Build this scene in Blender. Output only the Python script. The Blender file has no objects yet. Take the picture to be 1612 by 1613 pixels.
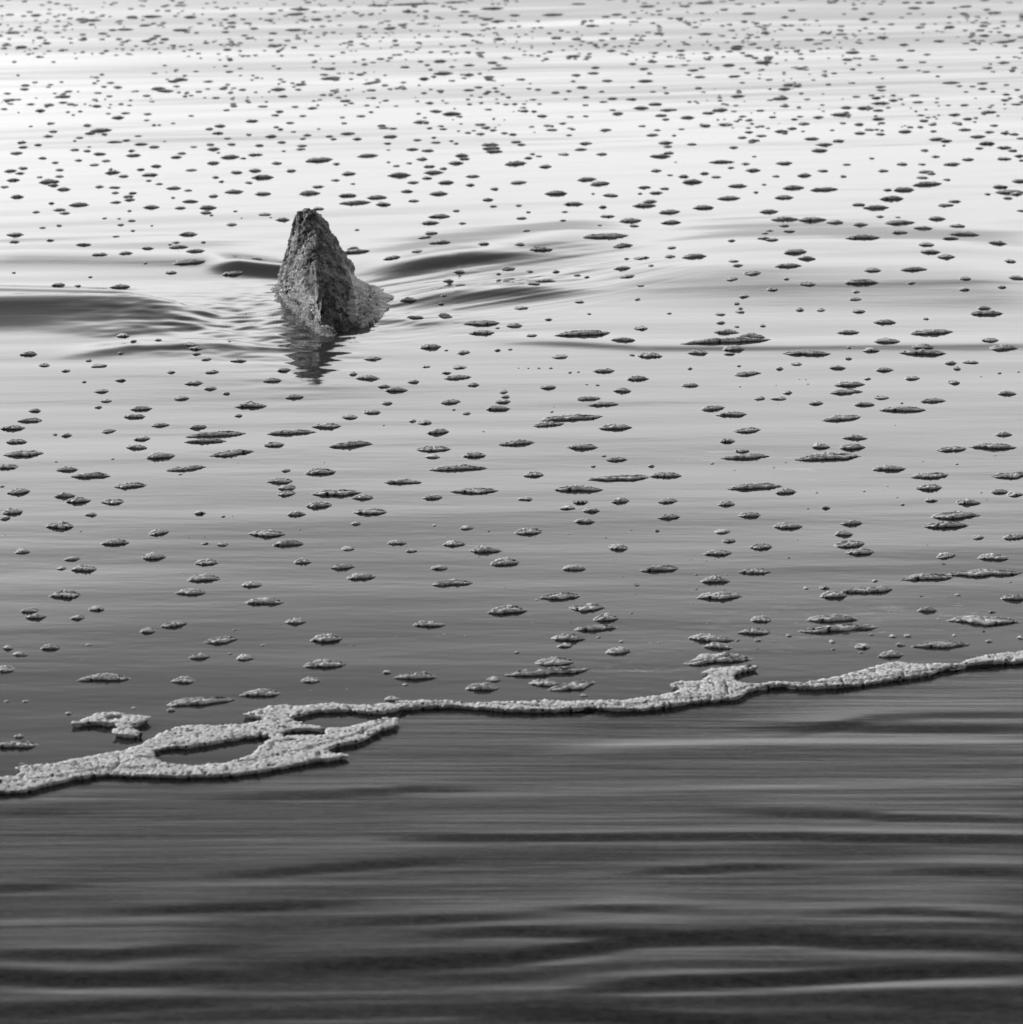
import bpy, math, random
import numpy as np
from mathutils import Vector, noise as mn

R = math.radians
random.seed(7)
rng = np.random.default_rng(7)
S = bpy.context.scene
C = S.collection

# ---------------------------------------------------------------- camera
CAM_H = 1.47                      # eye height of a standing photographer
PITCH = R(15.06)
F = 4000.0                        # focal length in photograph pixels (1612 wide)
CX, CY = 806.0, 806.5
cam_d = bpy.data.cameras.new('camera')
cam = bpy.data.objects.new('camera', cam_d)
C.objects.link(cam)
cam.location = (0, 0, CAM_H)
cam.rotation_euler = (R(90) - PITCH, 0, 0)
cam_d.sensor_fit = 'VERTICAL'
cam_d.sensor_height = 36.0
cam_d.sensor_width = 36.0
cam_d.lens = 36.0 * F / 1613.0
cam_d.clip_start = 0.1
cam_d.clip_end = 20000
cam_d.dof.use_dof = True
cam_d.dof.focus_distance = 6.2
cam_d.dof.aperture_fstop = 9.0
S.camera = cam

# ---------------------------------------------------------------- sky, sun, exposure (monochrome photograph)
SUN_EL, SUN_AZ = R(22), R(-54)    # azimuth from the view direction (+Y), minus = towards -X
W = bpy.data.worlds.new('World')
S.world = W
W.use_nodes = True
nt = W.node_tree
nt.nodes.clear()
out = nt.nodes.new('ShaderNodeOutputWorld')
bg = nt.nodes.new('ShaderNodeBackground')
sky = nt.nodes.new('ShaderNodeTexSky')
sky.sky_type = 'NISHITA'
sky.sun_disc = False
sky.sun_elevation = SUN_EL
sky.sun_rotation = SUN_AZ
sky.altitude = 0
sky.air_density = 1.0
sky.dust_density = 3.0
sky.ozone_density = 1.0
bw = nt.nodes.new('ShaderNodeRGBToBW')
nt.links.new(sky.outputs[0], bw.inputs[0])
# a bright clear band low over the sea under a grey cloud deck, the same all round the horizon
tcw = nt.nodes.new('ShaderNodeTexCoord')
sx = nt.nodes.new('ShaderNodeSeparateXYZ')
nt.links.new(tcw.outputs['Generated'], sx.inputs[0])
mpw = nt.nodes.new('ShaderNodeMapping')
mpw.inputs['Scale'].default_value = (2.2, 2.2, 9.0)
nt.links.new(tcw.outputs['Generated'], mpw.inputs['Vector'])
nzw = nt.nodes.new('ShaderNodeTexNoise')
nzw.inputs['Scale'].default_value = 1.0
nzw.inputs['Detail'].default_value = 4
nt.links.new(mpw.outputs[0], nzw.inputs['Vector'])
mad = nt.nodes.new('ShaderNodeMath'); mad.operation = 'MULTIPLY_ADD'
nt.links.new(nzw.outputs[0], mad.inputs[0])
mad.inputs[1].default_value = 0.16
nt.links.new(sx.outputs['Z'], mad.inputs[2])
rw = nt.nodes.new('ShaderNodeValToRGB')
rw.color_ramp.interpolation = 'B_SPLINE'
els = rw.color_ramp.elements
SKY_STOPS = [(0.06, 0.36), (0.145, 0.48), (0.19, 0.92), (0.24, 1.05), (0.295, 1.28), (0.34, 0.86), (0.39, 0.49), (0.44, 0.17), (0.52, 0.10), (1.0, 0.12)]
while len(els) < len(SKY_STOPS):
    els.new(0.5)
for e_, (p_, v_) in zip(els, SKY_STOPS):
    e_.position = p_; e_.color = (v_, v_, v_, 1)
nt.links.new(mad.outputs[0], rw.inputs[0])
mw = nt.nodes.new('ShaderNodeMix'); mw.data_type = 'RGBA'; mw.blend_type = 'MULTIPLY'
mw.inputs['Factor'].default_value = 1
thin = nt.nodes.new('ShaderNodeMix'); thin.data_type = 'RGBA'     # high thin overcast evens the clear sky out
thin.inputs['Factor'].default_value = 0.8
nt.links.new(bw.outputs[0], thin.inputs['A'])
thin.inputs['B'].default_value = (6.0, 6.0, 6.0, 1)
nt.links.new(thin.outputs['Result'], mw.inputs['A'])
nt.links.new(rw.outputs[0], mw.inputs['B'])
nt.links.new(mw.outputs['Result'], bg.inputs['Color'])
bg.inputs['Strength'].default_value = 0.11
nt.links.new(bg.outputs[0], out.inputs['Surface'])

sun_d = bpy.data.lights.new('sun', 'SUN')
sun_d.energy = 1.25
sun_d.angle = R(14)
sun_d.color = (1, 1, 1)
sun = bpy.data.objects.new('sun', sun_d)
C.objects.link(sun)
sd = Vector((math.sin(SUN_AZ) * math.cos(SUN_EL), math.cos(SUN_AZ) * math.cos(SUN_EL), math.sin(SUN_EL)))
sun.rotation_euler = sd.to_track_quat('Z', 'Y').to_euler()
sun.location = (-3, 3, 4)

S.view_settings.view_transform = 'Standard'
S.view_settings.look = 'None'
S.view_settings.gamma = 1
S.view_settings.use_curve_mapping = False
S.view_settings.exposure = 1.6
S.render.engine = 'CYCLES'
S.cycles.max_bounces = 6


# ---------------------------------------------------------------- helpers
def ground(px, py, z=0.0):
    """where the sight line through a point of the photograph meets the level z"""
    px = np.asarray(px, float); py = np.asarray(py, float)
    u = (px - CX) / F; v = -(py - CY) / F
    dy = math.cos(PITCH) + v * math.sin(PITCH)
    dz = -math.sin(PITCH) + v * math.cos(PITCH)
    t = (z - CAM_H) / dz
    return u * t, dy * t


def at_depth(px, py, y):
    """the point at distance y along the beach on the sight line"""
    u = (px - CX) / F; v = -(py - CY) / F
    dy = math.cos(PITCH) + v * math.sin(PITCH)
    dz = -math.sin(PITCH) + v * math.cos(PITCH)
    t = y / dy
    return u * t, y, CAM_H + dz * t


def ppm(y, z=0.0):
    return F / (y * math.cos(PITCH) - (z - CAM_H) * math.sin(PITCH))


def perlin(x, y, seed=0):
    xi = np.floor(x).astype(np.int64); yi = np.floor(y).astype(np.int64)
    xf = x - xi; yf = y - yi

    def grad(ix, iy, dx, dy):
        h = (ix * 374761393 + iy * 668265263 + seed * 974711) & 0xFFFFFFFF
        h = ((h ^ (h >> 13)) * 1274126177) & 0xFFFFFFFF
        h = (h ^ (h >> 16)) & 0xFFFF
        a = h * (2 * math.pi / 65536.0)
        return np.cos(a) * dx + np.sin(a) * dy
    u = xf * xf * xf * (xf * (xf * 6 - 15) + 10)
    v = yf * yf * yf * (yf * (yf * 6 - 15) + 10)
    n00 = grad(xi, yi, xf, yf); n10 = grad(xi + 1, yi, xf - 1, yf)
    n01 = grad(xi, yi + 1, xf, yf - 1); n11 = grad(xi + 1, yi + 1, xf - 1, yf - 1)
    return (n00 * (1 - u) + n10 * u) * (1 - v) + (n01 * (1 - u) + n11 * u) * v


def sstep(a, b, x):
    t = np.clip((x - a) / (b - a), 0, 1)
    return t * t * (3 - 2 * t)


def mesh_arrays(name, V, Q, smooth=True, tris=None):
    me = bpy.data.meshes.new(name)
    V = np.asarray(V, np.float32).reshape(-1, 3)
    Q = np.asarray(Q, np.int32).reshape(-1, 4) if Q is not None and len(Q) else np.zeros((0, 4), np.int32)
    T = np.asarray(tris, np.int32).reshape(-1, 3) if tris is not None and len(tris) else np.zeros((0, 3), np.int32)
    me.vertices.add(len(V)); me.vertices.foreach_set('co', V.ravel())
    nl = Q.size + T.size
    me.loops.add(nl)
    me.loops.foreach_set('vertex_index', np.concatenate([Q.ravel(), T.ravel()]))
    me.polygons.add(len(Q) + len(T))
    st = np.concatenate([np.arange(len(Q)) * 4, Q.size + np.arange(len(T)) * 3]).astype(np.int32)
    tot = np.concatenate([np.full(len(Q), 4), np.full(len(T), 3)]).astype(np.int32)
    me.polygons.foreach_set('loop_start', st)
    me.polygons.foreach_set('loop_total', tot)
    me.polygons.foreach_set('use_smooth', np.full(len(Q) + len(T), smooth))
    me.update(calc_edges=True)
    me.validate()
    return me


def link(name, me, mat, loc=(0, 0, 0), parent=None, **props):
    o = bpy.data.objects.new(name, me)
    C.objects.link(o)
    o.location = loc
    if mat and not me.materials:
        me.materials.append(mat)
    if parent:
        o.parent = parent
    for k, v in props.items():
        o[k] = v
    return o


def grid_quads(nr, nc, wrap=False):
    r = np.arange(nr - 1)[:, None]
    c = np.arange(nc if wrap else nc - 1)[None, :]
    c2 = (c + 1) % nc
    a = r * nc + c; b = r * nc + c2; d = (r + 1) * nc + c; e = (r + 1) * nc + c2
    return np.stack([a, b, e, d], -1).reshape(-1, 4)


# ---------------------------------------------------------------- materials
def new_mat(name):
    m = bpy.data.materials.new(name)
    m.use_nodes = True
    n = m.node_tree
    b = n.nodes['Principled BSDF']
    return m, n, b


def node(n, t, **kw):
    x = n.nodes.new(t)
    for k, v in kw.items():
        setattr(x, k, v)
    return x


def mapped_noise(n, scale, detail=3, rough=0.55, tex='ShaderNodeTexNoise', nscale=1.0):
    tc = node(n, 'ShaderNodeTexCoord')
    mp = node(n, 'ShaderNodeMapping')
    mp.inputs['Scale'].default_value = scale
    n.links.new(tc.outputs['Object'], mp.inputs['Vector'])
    t = node(n, tex)
    t.inputs['Scale'].default_value = nscale
    if tex == 'ShaderNodeTexNoise':
        t.inputs['Detail'].default_value = detail
        t.inputs['Roughness'].default_value = rough
    n.links.new(mp.outputs[0], t.inputs['Vector'])
    return t


def ramp(n, src, stops):
    r = node(n, 'ShaderNodeValToRGB')
    el = r.color_ramp.elements
    while len(el) < len(stops):
        el.new(0.5)
    for e, (p, v) in zip(el, stops):
        e.position = p
        e.color = (v, v, v, 1)
    n.links.new(src, r.inputs[0])
    return r


def bump(n, src, dist, strength=1.0, prev=None):
    b = node(n, 'ShaderNodeBump')
    b.inputs['Distance'].default_value = dist
    b.inputs['Strength'].default_value = strength
    n.links.new(src, b.inputs['Height'])
    if prev:
        n.links.new(prev.outputs[0], b.inputs['Normal'])
    return b


# shallow sea water over grey sand: the wave shapes are geometry, only capillary ripple is relief
M_water, n, b = new_mat('shallow_water')
b.inputs['Roughness'].default_value = 0.05
b.inputs['IOR'].default_value = 1.333
b1 = bump(n, mapped_noise(n, (1.4, 8, 1), 2, 0.5).outputs[0], 0.0009)
b2 = bump(n, mapped_noise(n, (14, 50, 1), 2, 0.5).outputs[0], 0.00016, prev=b1)
n.links.new(b2.outputs[0], b.inputs['Normal'])
# thin lace of foam film lying on the shallows
film = mapped_noise(n, (9, 26, 1), 6, 0.72)
fm = ramp(n, film.outputs[0], [(0.56, 0.0), (0.72, 1.0)])
geo = node(n, 'ShaderNodeNewGeometry')


def blob(cx, cy, rx, ry):
    vm = node(n, 'ShaderNodeVectorMath', operation='SUBTRACT')
    n.links.new(geo.outputs['Position'], vm.inputs[0])
    vm.inputs[1].default_value = (cx, cy, 0)
    v2 = node(n, 'ShaderNodeVectorMath', operation='MULTIPLY')
    n.links.new(vm.outputs[0], v2.inputs[0])
    v2.inputs[1].default_value = (1 / rx, 1 / ry, 0)
    ln = node(n, 'ShaderNodeVectorMath', operation='LENGTH')
    n.links.new(v2.outputs[0], ln.inputs[0])
    mr = node(n, 'ShaderNodeMapRange')
    mr.inputs['From Min'].default_value = 1.0
    mr.inputs['From Max'].default_value = 0.25
    n.links.new(ln.outputs['Value'], mr.inputs['Value'])
    return mr


def at_blob(px, py, w, h):
    x, y = ground(px, py); k = ppm(float(y))
    return blob(float(x), float(y), w / 2 / k, h / 2 / k / math.sin(math.atan2(CAM_H, float(y))))


acc = None
for spec in ((1010, 1050, 260, 60), (1330, 985, 640, 110), (1480, 960, 300, 60), (1290, 745, 220, 60), (1120, 720, 200, 40)):
    m_ = at_blob(*spec)
    if acc is None:
        acc = m_
    else:
        a_ = node(n, 'ShaderNodeMath', operation='MAXIMUM')
        n.links.new(acc.outputs[0], a_.inputs[0]); n.links.new(m_.outputs[0], a_.inputs[1])
        acc = a_
mul = node(n, 'ShaderNodeMath', operation='MULTIPLY')
n.links.new(fm.outputs[0], mul.inputs[0]); n.links.new(acc.outputs[0], mul.inputs[1])
mixc = node(n, 'ShaderNodeMix', data_type='RGBA')
mixc.inputs['A'].default_value = (0.035, 0.035, 0.035, 1)
mixc.inputs['B'].default_value = (0.34, 0.34, 0.34, 1)
n.links.new(mul.outputs[0], mixc.inputs['Factor'])
n.links.new(mixc.outputs['Result'], b.inputs['Base Color'])

# wet sand under the thin backwash
M_sand, n, b = new_mat('wet_sand')
g = ramp(n, mapped_noise(n, (45, 110, 60), 5, 0.75).outputs[0], [(0.36, 0.008), (0.64, 0.040)])
n.links.new(g.outputs[0], b.inputs['Base Color'])
rr = ramp(n, mapped_noise(n, (1.2, 9, 1), 4, 0.6).outputs[0], [(0.3, 0.12), (0.7, 0.21)])
n.links.new(rr.outputs[0], b.inputs['Roughness'])
b.inputs['IOR'].default_value = 1.36
b1 = bump(n, mapped_noise(n, (1.6, 30, 1), 4, 0.6).outputs[0], 0.0009)
b2 = bump(n, mapped_noise(n, (110, 190, 1), 3, 0.6).outputs[0], 0.00014, prev=b1)
n.links.new(b2.outputs[0], b.inputs['Normal'])

# sea foam: bubbles of uneven size, wet
M_foam, n, b = new_mat('sea_foam')
b.inputs['Roughness'].default_value = 0.5
b.inputs['IOR'].default_value = 1.2
vor = mapped_noise(n, (1, 1, 1), tex='ShaderNodeTexVoronoi', nscale=170)
no = mapped_noise(n, (150, 150, 150), 4, 0.65)
fc = ramp(n, mapped_noise(n, (125, 125, 125), 4, 0.68).outputs[0], [(0.35, 0.14), (0.43, 0.50), (0.58, 0.74)])
# the largest bubbles are clear windows onto the dark water
big = mapped_noise(n, (1, 1.0, 0.2), tex='ShaderNodeTexVoronoi', nscale=105)
spot = ramp(n, big.outputs['Distance'], [(0.26, 1.0), (0.40, 0.0)])
sepc = node(n, 'ShaderNodeSeparateColor')
n.links.new(big.outputs['Color'], sepc.inputs[0])
pick = node(n, 'ShaderNodeMath', operation='GREATER_THAN')
n.links.new(sepc.outputs[0], pick.inputs[0]); pick.inputs[1].default_value = 0.66
sm = node(n, 'ShaderNodeMath', operation='MULTIPLY')
n.links.new(spot.outputs[0], sm.inputs[0]); n.links.new(pick.outputs[0], sm.inputs[1])
mxf = node(n, 'ShaderNodeMix', data_type='RGBA')
n.links.new(sm.outputs[0], mxf.inputs['Factor'])
n.links.new(fc.outputs[0], mxf.inputs['A'])
mxf.inputs['B'].default_value = (0.06, 0.06, 0.06, 1)
n.links.new(mxf.outputs['Result'], b.inputs['Base Color'])
b1 = bump(n, vor.outputs['Distance'], 0.0012, 0.8)
b2 = bump(n, no.outputs[0], 0.0022, 0.8, prev=b1)
n.links.new(b2.outputs[0], b.inputs['Normal'])

# rock: dark, pitted, speckled with pale crystals and barnacles
M_rock, n, b = new_mat('pitted_rock')
b.inputs['Roughness'].default_value = 0.62
n1 = mapped_noise(n, (22, 22, 22), 8, 0.72)
n2 = mapped_noise(n, (130, 130, 130), 4, 0.7)
c1 = ramp(n, n1.outputs[0], [(0.40, 0.022), (0.50, 0.15), (0.63, 0.46)])
c2 = ramp(n, n2.outputs[0], [(0.38, 0.2), (0.55, 0.9), (0.66, 2.0)])
mx = node(n, 'ShaderNodeMix', data_type='RGBA', blend_type='MULTIPLY')
mx.inputs['Factor'].default_value = 1
n.links.new(c1.outputs[0], mx.inputs['A']); n.links.new(c2.outputs[0], mx.inputs['B'])
# wet, darker and glossier up to the tide mark
gp = node(n, 'ShaderNodeNewGeometry'); sz = node(n, 'ShaderNodeSeparateXYZ')
n.links.new(gp.outputs['Position'], sz.inputs[0])
wz = node(n, 'ShaderNodeMath', operation='MULTIPLY_ADD')
n.links.new(n1.outputs[0], wz.inputs[0]); wz.inputs[1].default_value = -0.10
n.links.new(sz.outputs['Z'], wz.inputs[2])
wet = node(n, 'ShaderNodeMapRange')
wet.inputs['From Min'].default_value = 0.0; wet.inputs['From Max'].default_value = 0.06
wet.inputs['To Min'].default_value = 0.3; wet.inputs['To Max'].default_value = 1.0
n.links.new(wz.outputs[0], wet.inputs['Value'])
mw2 = node(n, 'ShaderNodeMix', data_type='RGBA', blend_type='MULTIPLY')
mw2.inputs['Factor'].default_value = 1
n.links.new(mx.outputs['Result'], mw2.inputs['A']); n.links.new(wet.outputs[0], mw2.inputs['B'])
n.links.new(mw2.outputs['Result'], b.inputs['Base Color'])
wr = node(n, 'ShaderNodeMath', operation='MULTIPLY')
n.links.new(wet.outputs[0], wr.inputs[0]); wr.inputs[1].default_value = 0.65
n.links.new(wr.outputs[0], b.inputs['Roughness'])
b1 = bump(n, n1.outputs[0], 0.011, 0.8)
b2 = bump(n, n2.outputs[0], 0.006, 0.9, prev=b1)
n.links.new(b2.outputs[0], b.inputs['Normal'])

# aerated water running off the rock, and white froth
M_run, n, b = new_mat('running_water')
b.inputs['Roughness'].default_value = 0.22
b.inputs['IOR'].default_value = 1.333
at_ = node(n, 'ShaderNodeAttribute', attribute_name='aeration')
n.links.new(at_.outputs['Fac'], b.inputs['Base Color'])
b1 = bump(n, mapped_noise(n, (60, 160, 120), 4, 0.6).outputs[0], 0.0015)
n.links.new(b1.outputs[0], b.inputs['Normal'])
M_froth, n, b = new_mat('white_froth')
b.inputs['Roughness'].default_value = 0.55
rc = ramp(n, mapped_noise(n, (90, 90, 90), 5, 0.75).outputs[0], [(0.32, 0.6), (0.55, 0.9)])
n.links.new(rc.outputs[0], b.inputs['Base Color'])
b1 = bump(n, mapped_noise(n, (160, 160, 160), 5, 0.7).outputs[0], 0.005)
n.links.new(b1.outputs[0], b.inputs['Normal'])
tl = node(n, 'ShaderNodeBsdfTranslucent')
tl.inputs['Color'].default_value = (0.9, 0.9, 0.9, 1)
ms = node(n, 'ShaderNodeMixShader')
ms.inputs[0].default_value = 0.2
n.links.new(b.outputs[0], ms.inputs[1]); n.links.new(tl.outputs[0], ms.inputs[2])
n.links.new(ms.outputs[0], n.nodes['Material Output'].inputs['Surface'])

# ---------------------------------------------------------------- the water's edge and its waves
EDGE_PX = [(-400, 1262), (-100, 1250), (0, 1238), (60, 1232), (160, 1216), (300, 1212), (400, 1203), (500, 1180), (560, 1163),
           (600, 1145), (640, 1117), (720, 1111), (800, 1116), (900, 1118), (980, 1117), (1060, 1107), (1140, 1100),
           (1180, 1086), (1240, 1083), (1330, 1078), (1420, 1069), (1480, 1058), (1520, 1051), (1600, 1045), (1700, 1034), (2000, 1010)]
ex, ey = ground([p[0] for p in EDGE_PX], [p[1] for p in EDGE_PX])


def edge_y(x):
    return np.interp(x, ex, ey)


# swells as crest lines read off the photograph: (points, height m, half width m towards the shore, half width seaward, end taper m)
CRESTS = [
    ([(-140, 488), (0, 485), (110, 483), (200, 484), (270, 489), (350, 502)], 0.045, 0.29, 0.06, 0.28),      # dark hump beside the rock
    ([(-100, 402), (60, 402), (200, 404), (330, 405), (440, 410)], 0.016, 0.20, 0.30, 0.3),
    ([(330, 418), (400, 424), (450, 428), (500, 428)], 0.026, 0.09, 0.14, 0.12),
    ([(540, 412), (620, 414), (700, 405), (800, 392), (900, 378), (1010, 370)], 0.028, 0.34, 0.40, 0.35),     # wake beyond the rock
    ([(560, 432), (640, 424), (740, 412), (830, 404)], 0.012, 0.09, 0.12, 0.25),
    ([(1000, 402), (1150, 396), (1300, 394), (1450, 398), (1700, 404)], 0.030, 0.80, 0.50, 0.5),
    ([(610, 478), (680, 468), (760, 462), (840, 458), (930, 452)], 0.019, 0.13, 0.16, 0.25),                # second wake
    ([(880, 430), (1040, 432), (1250, 440), (1700, 446)], 0.014, 0.40, 0.25, 0.4),
    ([(760, 536), (900, 540), (1010, 546), (1250, 546), (1700, 542)], 0.005, 0.06, 0.10, 0.3),
    ([(100, 560), (220, 548), (330, 545), (450, 548)], 0.008, 0.07, 0.10, 0.2),
    ([(580, 500), (660, 508), (760, 500)], 0.006, 0.06, 0.08, 0.2),
    ([(60, 520), (200, 524), (300, 518)], 0.005, 0.08, 0.10, 0.2),
    ([(-100, 452), (40, 455), (130, 457), (220, 460)], 0.005, 0.04, 0.05, 0.1),
    ([(-100, 250), (500, 262), (1700, 246)], 0.006, 0.9, 0.9, 0.5),
    ([(-100, 98), (300, 84), (640, 56), (1000, 20), (1300, 2)], 0.003, 0.5, 0.9, 0.8),
]
crest_g = []
for pts, h_, ws, wo, tp in CRESTS:
    gx, gy = ground([p[0] for p in pts], [p[1] for p in pts])
    o_ = np.argsort(gx)
    crest_g.append((gx[o_], gy[o_], h_, ws, wo, tp))
ROCK_X, ROCK_Y = [float(v) for v in ground(503, 500)]


def water_z(x, y):
    x = np.asarray(x, float); y = np.asarray(y, float)
    d = y - edge_y(x)                                   # distance out from the edge
    grow = sstep(0.02, 0.5, d) * (0.45 + 0.55 * sstep(0.3, 3.5, d))
    far = 1.0 / (1 + (y / 60.0) ** 2)
    z = np.zeros_like(x + y)
    xs = x + 0.25 * y
    sl = 0.08 + 0.22 * sstep(8.0, 10.5, y)
    qd = y - sl * x
    z += 0.0045 * perlin(x * 0.55 + 3, qd * 2.1, 1) * grow
    z += 0.0021 * perlin(x * 0.9 + 9, qd * 5.2, 2) * grow
    z += 0.00040 * perlin(x * 1.6, qd * 12.0, 3) * grow
    z *= 1 - 0.45 * sstep(8.0, 12.0, y)
    z += 0.0110 * perlin(x * 0.20, (y - 0.05 * x) * 0.75, 4) * sstep(1.5, 6, d)
    z += 0.05 * perlin(xs * 0.06, y * 0.16, 5) * sstep(12, 40, d)
    for gx, gy, h_, ws, wo, tp in crest_g:
        cy = np.interp(x, gx, gy)
        t = sstep(gx[0] - tp * 0.3, gx[0] + tp, x) * (1 - sstep(gx[-1] - tp, gx[-1] + tp * 0.3, x))
        e = y - cy
        prof = np.where(e < 0, np.exp(-(e / ws) ** 2), np.exp(-(e / wo) ** 2))
        z += h_ * prof * t
    # broken water round the rock
    r2 = ((x - ROCK_X + 0.16) / 0.33) ** 2 + ((y - ROCK_Y + 0.05) / 0.55) ** 2
    m = np.exp(-r2 ** 1.5)
    z += m * (0.007 * perlin(x * 7, (y + 0.3 * x) * 10, 6) + 0.005 * np.abs(perlin(x * 12, (y + 0.2 * x) * 17, 7)))
    r3 = ((x - ROCK_X - 0.0) / 0.22) ** 2 + ((y - ROCK_Y + 0.55) / 0.5) ** 2
    z += np.exp(-r3) * (0.0022 * perlin(x * 5, y * 11, 8) + 0.0011 * perlin(x * 9, y * 24, 9))
    r4 = ((x - ROCK_X + 0.03) / 0.17) ** 2 + ((y - ROCK_Y - 0.1) / 0.42) ** 2
    z += 0.012 * np.exp(-r4 ** 2) * sstep(0.02, 0.9, d)
    # streaks drawn out along the two wakes, and fine chop
    q = y - 0.8 * (x - ROCK_X)
    w1 = sstep(0.02, 0.14, x - ROCK_X) * (1 - sstep(0.5, 1.5, x - ROCK_X)) * np.exp(-((q - ROCK_Y - 0.15) / 0.55) ** 4)
    z += w1 * (0.0040 * perlin(x * 1.5, q * 9.0, 71) + 0.0022 * perlin(x * 2.0, q * 24.0, 72) + 0.0009 * perlin(x * 3, q * 50.0, 73))
    w2 = np.exp(-(((x - ROCK_X + 0.3) / 0.42) ** 2 + ((y - ROCK_Y - 0.05) / 0.6) ** 2) ** 2)
    z += w2 * (0.0026 * perlin(x * 9, y * 22, 74) + 0.0010 * perlin(x * 20, y * 45, 75))
    w3 = np.exp(-(((x - ROCK_X - 0.25) / 0.5) ** 2 + ((y - ROCK_Y + 0.15) / 0.30) ** 2) ** 2)
    z += w3 * (0.0012 * perlin(x * 5, (y - 0.25 * x) * 26, 76) + 0.0005 * perlin(x * 11, (y - 0.25 * x) * 52, 77))
    return z * far


def water_sheet():
    nr, nf, nc = 880, 50, 500
    t = np.linspace(-1, 1, nc)
    u = 0.20 * t + 0.80 * t ** 7
    xe = u * (0.36 * 4.3 + 0.5)
    rows_x, rows_y = [], []
    ye0 = None
    v = np.linspace(0, 1, nr)
    inv_far = 1 / 30.0
    yc = 1.0 / ((1 - v) / 4.25 + v * inv_far)           # reference row distances
    for k in range(nr):
        x = u * (1.25 * yc[k] + 1.2)
        y0 = edge_y(x)
        y = 1.0 / ((1 - v[k]) / y0 + v[k] * inv_far)
        rows_x.append(x); rows_y.append(y)
    yy = np.geomspace(30, 9000, nf + 1)[1:]
    for q in yy:
        x = u * (1.25 * q + 1.2) * (1 + (q - 30) / 400)
        rows_x.append(x); rows_y.append(np.full(nc, q))
    X = np.array(rows_x); Y = np.array(rows_y)
    Z = water_z(X, Y)
    Z[0] = -0.004
    V = np.stack([X, Y, Z], -1)
    me = mesh_arrays('water', V, grid_quads(X.shape[0], nc))
    return link('water', me, M_water, kind='structure')


# ripple ridges in the backwash over the sand: (points, step height, width), shoreward faces dark
RIDGES = [
    ([(-200, 1530), (0, 1532), (120, 1538), (250, 1536), (420, 1528)], 0.010, 0.045),
    ([(380, 1520), (600, 1512), (806, 1503), (1000, 1478), (1210, 1471), (1350, 1480), (1700, 1486)], 0.010, 0.05),
    ([(620, 1472), (806, 1467), (1000, 1472), (1150, 1476)], 0.006, 0.03),
    ([(880, 1556), (1000, 1547), (1200, 1538), (1400, 1526), (1700, 1514)], 0.012, 0.05),
    ([(700, 1594), (900, 1590), (1080, 1600), (1250, 1606)], 0.010, 0.05),
    ([(1300, 1568), (1450, 1576), (1700, 1578)], 0.006, 0.04),
    ([(-100, 1494), (80, 1500), (180, 1501), (320, 1490), (430, 1485)], 0.007, 0.05),
    ([(560, 1318), (806, 1318), (1000, 1316), (1250, 1315), (1500, 1320), (1700, 1318)], 0.006, 0.022),
    ([(1100, 1278), (1300, 1280), (1450, 1288), (1700, 1290)], 0.005, 0.02),
    ([(930, 1378), (1060, 1370), (1200, 1364), (1320, 1362)], 0.005, 0.022),
    ([(1380, 1368), (1500, 1371), (1700, 1372)], 0.006, 0.025),
    ([(806, 1430), (900, 1430), (1000, 1432), (1150, 1430)], 0.005, 0.025),
    ([(120, 1432), (220, 1432), (330, 1428), (600, 1416)], 0.005, 0.03),
    ([(-100, 1400), (60, 1394), (160, 1390)], 0.005, 0.03),
    ([(290, 1374), (420, 1372), (580, 1360), (760, 1348)], 0.005, 0.03),
    ([(430, 1322), (560, 1318)], 0.004, 0.02),
    ([(480, 1452), (700, 1446), (900, 1440)], 0.004, 0.03),
    ([(1200, 1160), (1380, 1128), (1480, 1124), (1700, 1122)], 0.004, 0.03),
    ([(1150, 1142), (1300, 1142), (1450, 1143), (1700, 1143)], 0.006, 0.022),
    ([(820, 1172), (1000, 1162), (1200, 1156), (1450, 1156), (1700, 1158)], -0.0045, 0.10),
    ([(600, 1250), (806, 1243), (1200, 1232), (1700, 1222)], -0.0022, 0.06),
    ([(270, 1256), (500, 1251), (660, 1240), (806, 1238)], 0.003, 0.02),
    ([(-100, 1280), (60, 1276), (200, 1274)], 0.003, 0.03),
    ([(640, 1536), (806, 1536), (950, 1532)], 0.005, 0.03),
    ([(-100, 1584), (60, 1586), (200, 1578), (400, 1570)], 0.006, 0.04),
    ([(1250, 1440), (1400, 1436), (1700, 1446)], 0.004, 0.03),
]
ridge_g = []
for pts, h_, w_ in RIDGES:
    gx, gy = ground([p[0] for p in pts], [p[1] for p in pts])
    ridge_g.append((gx, gy, h_, w_))


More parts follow.
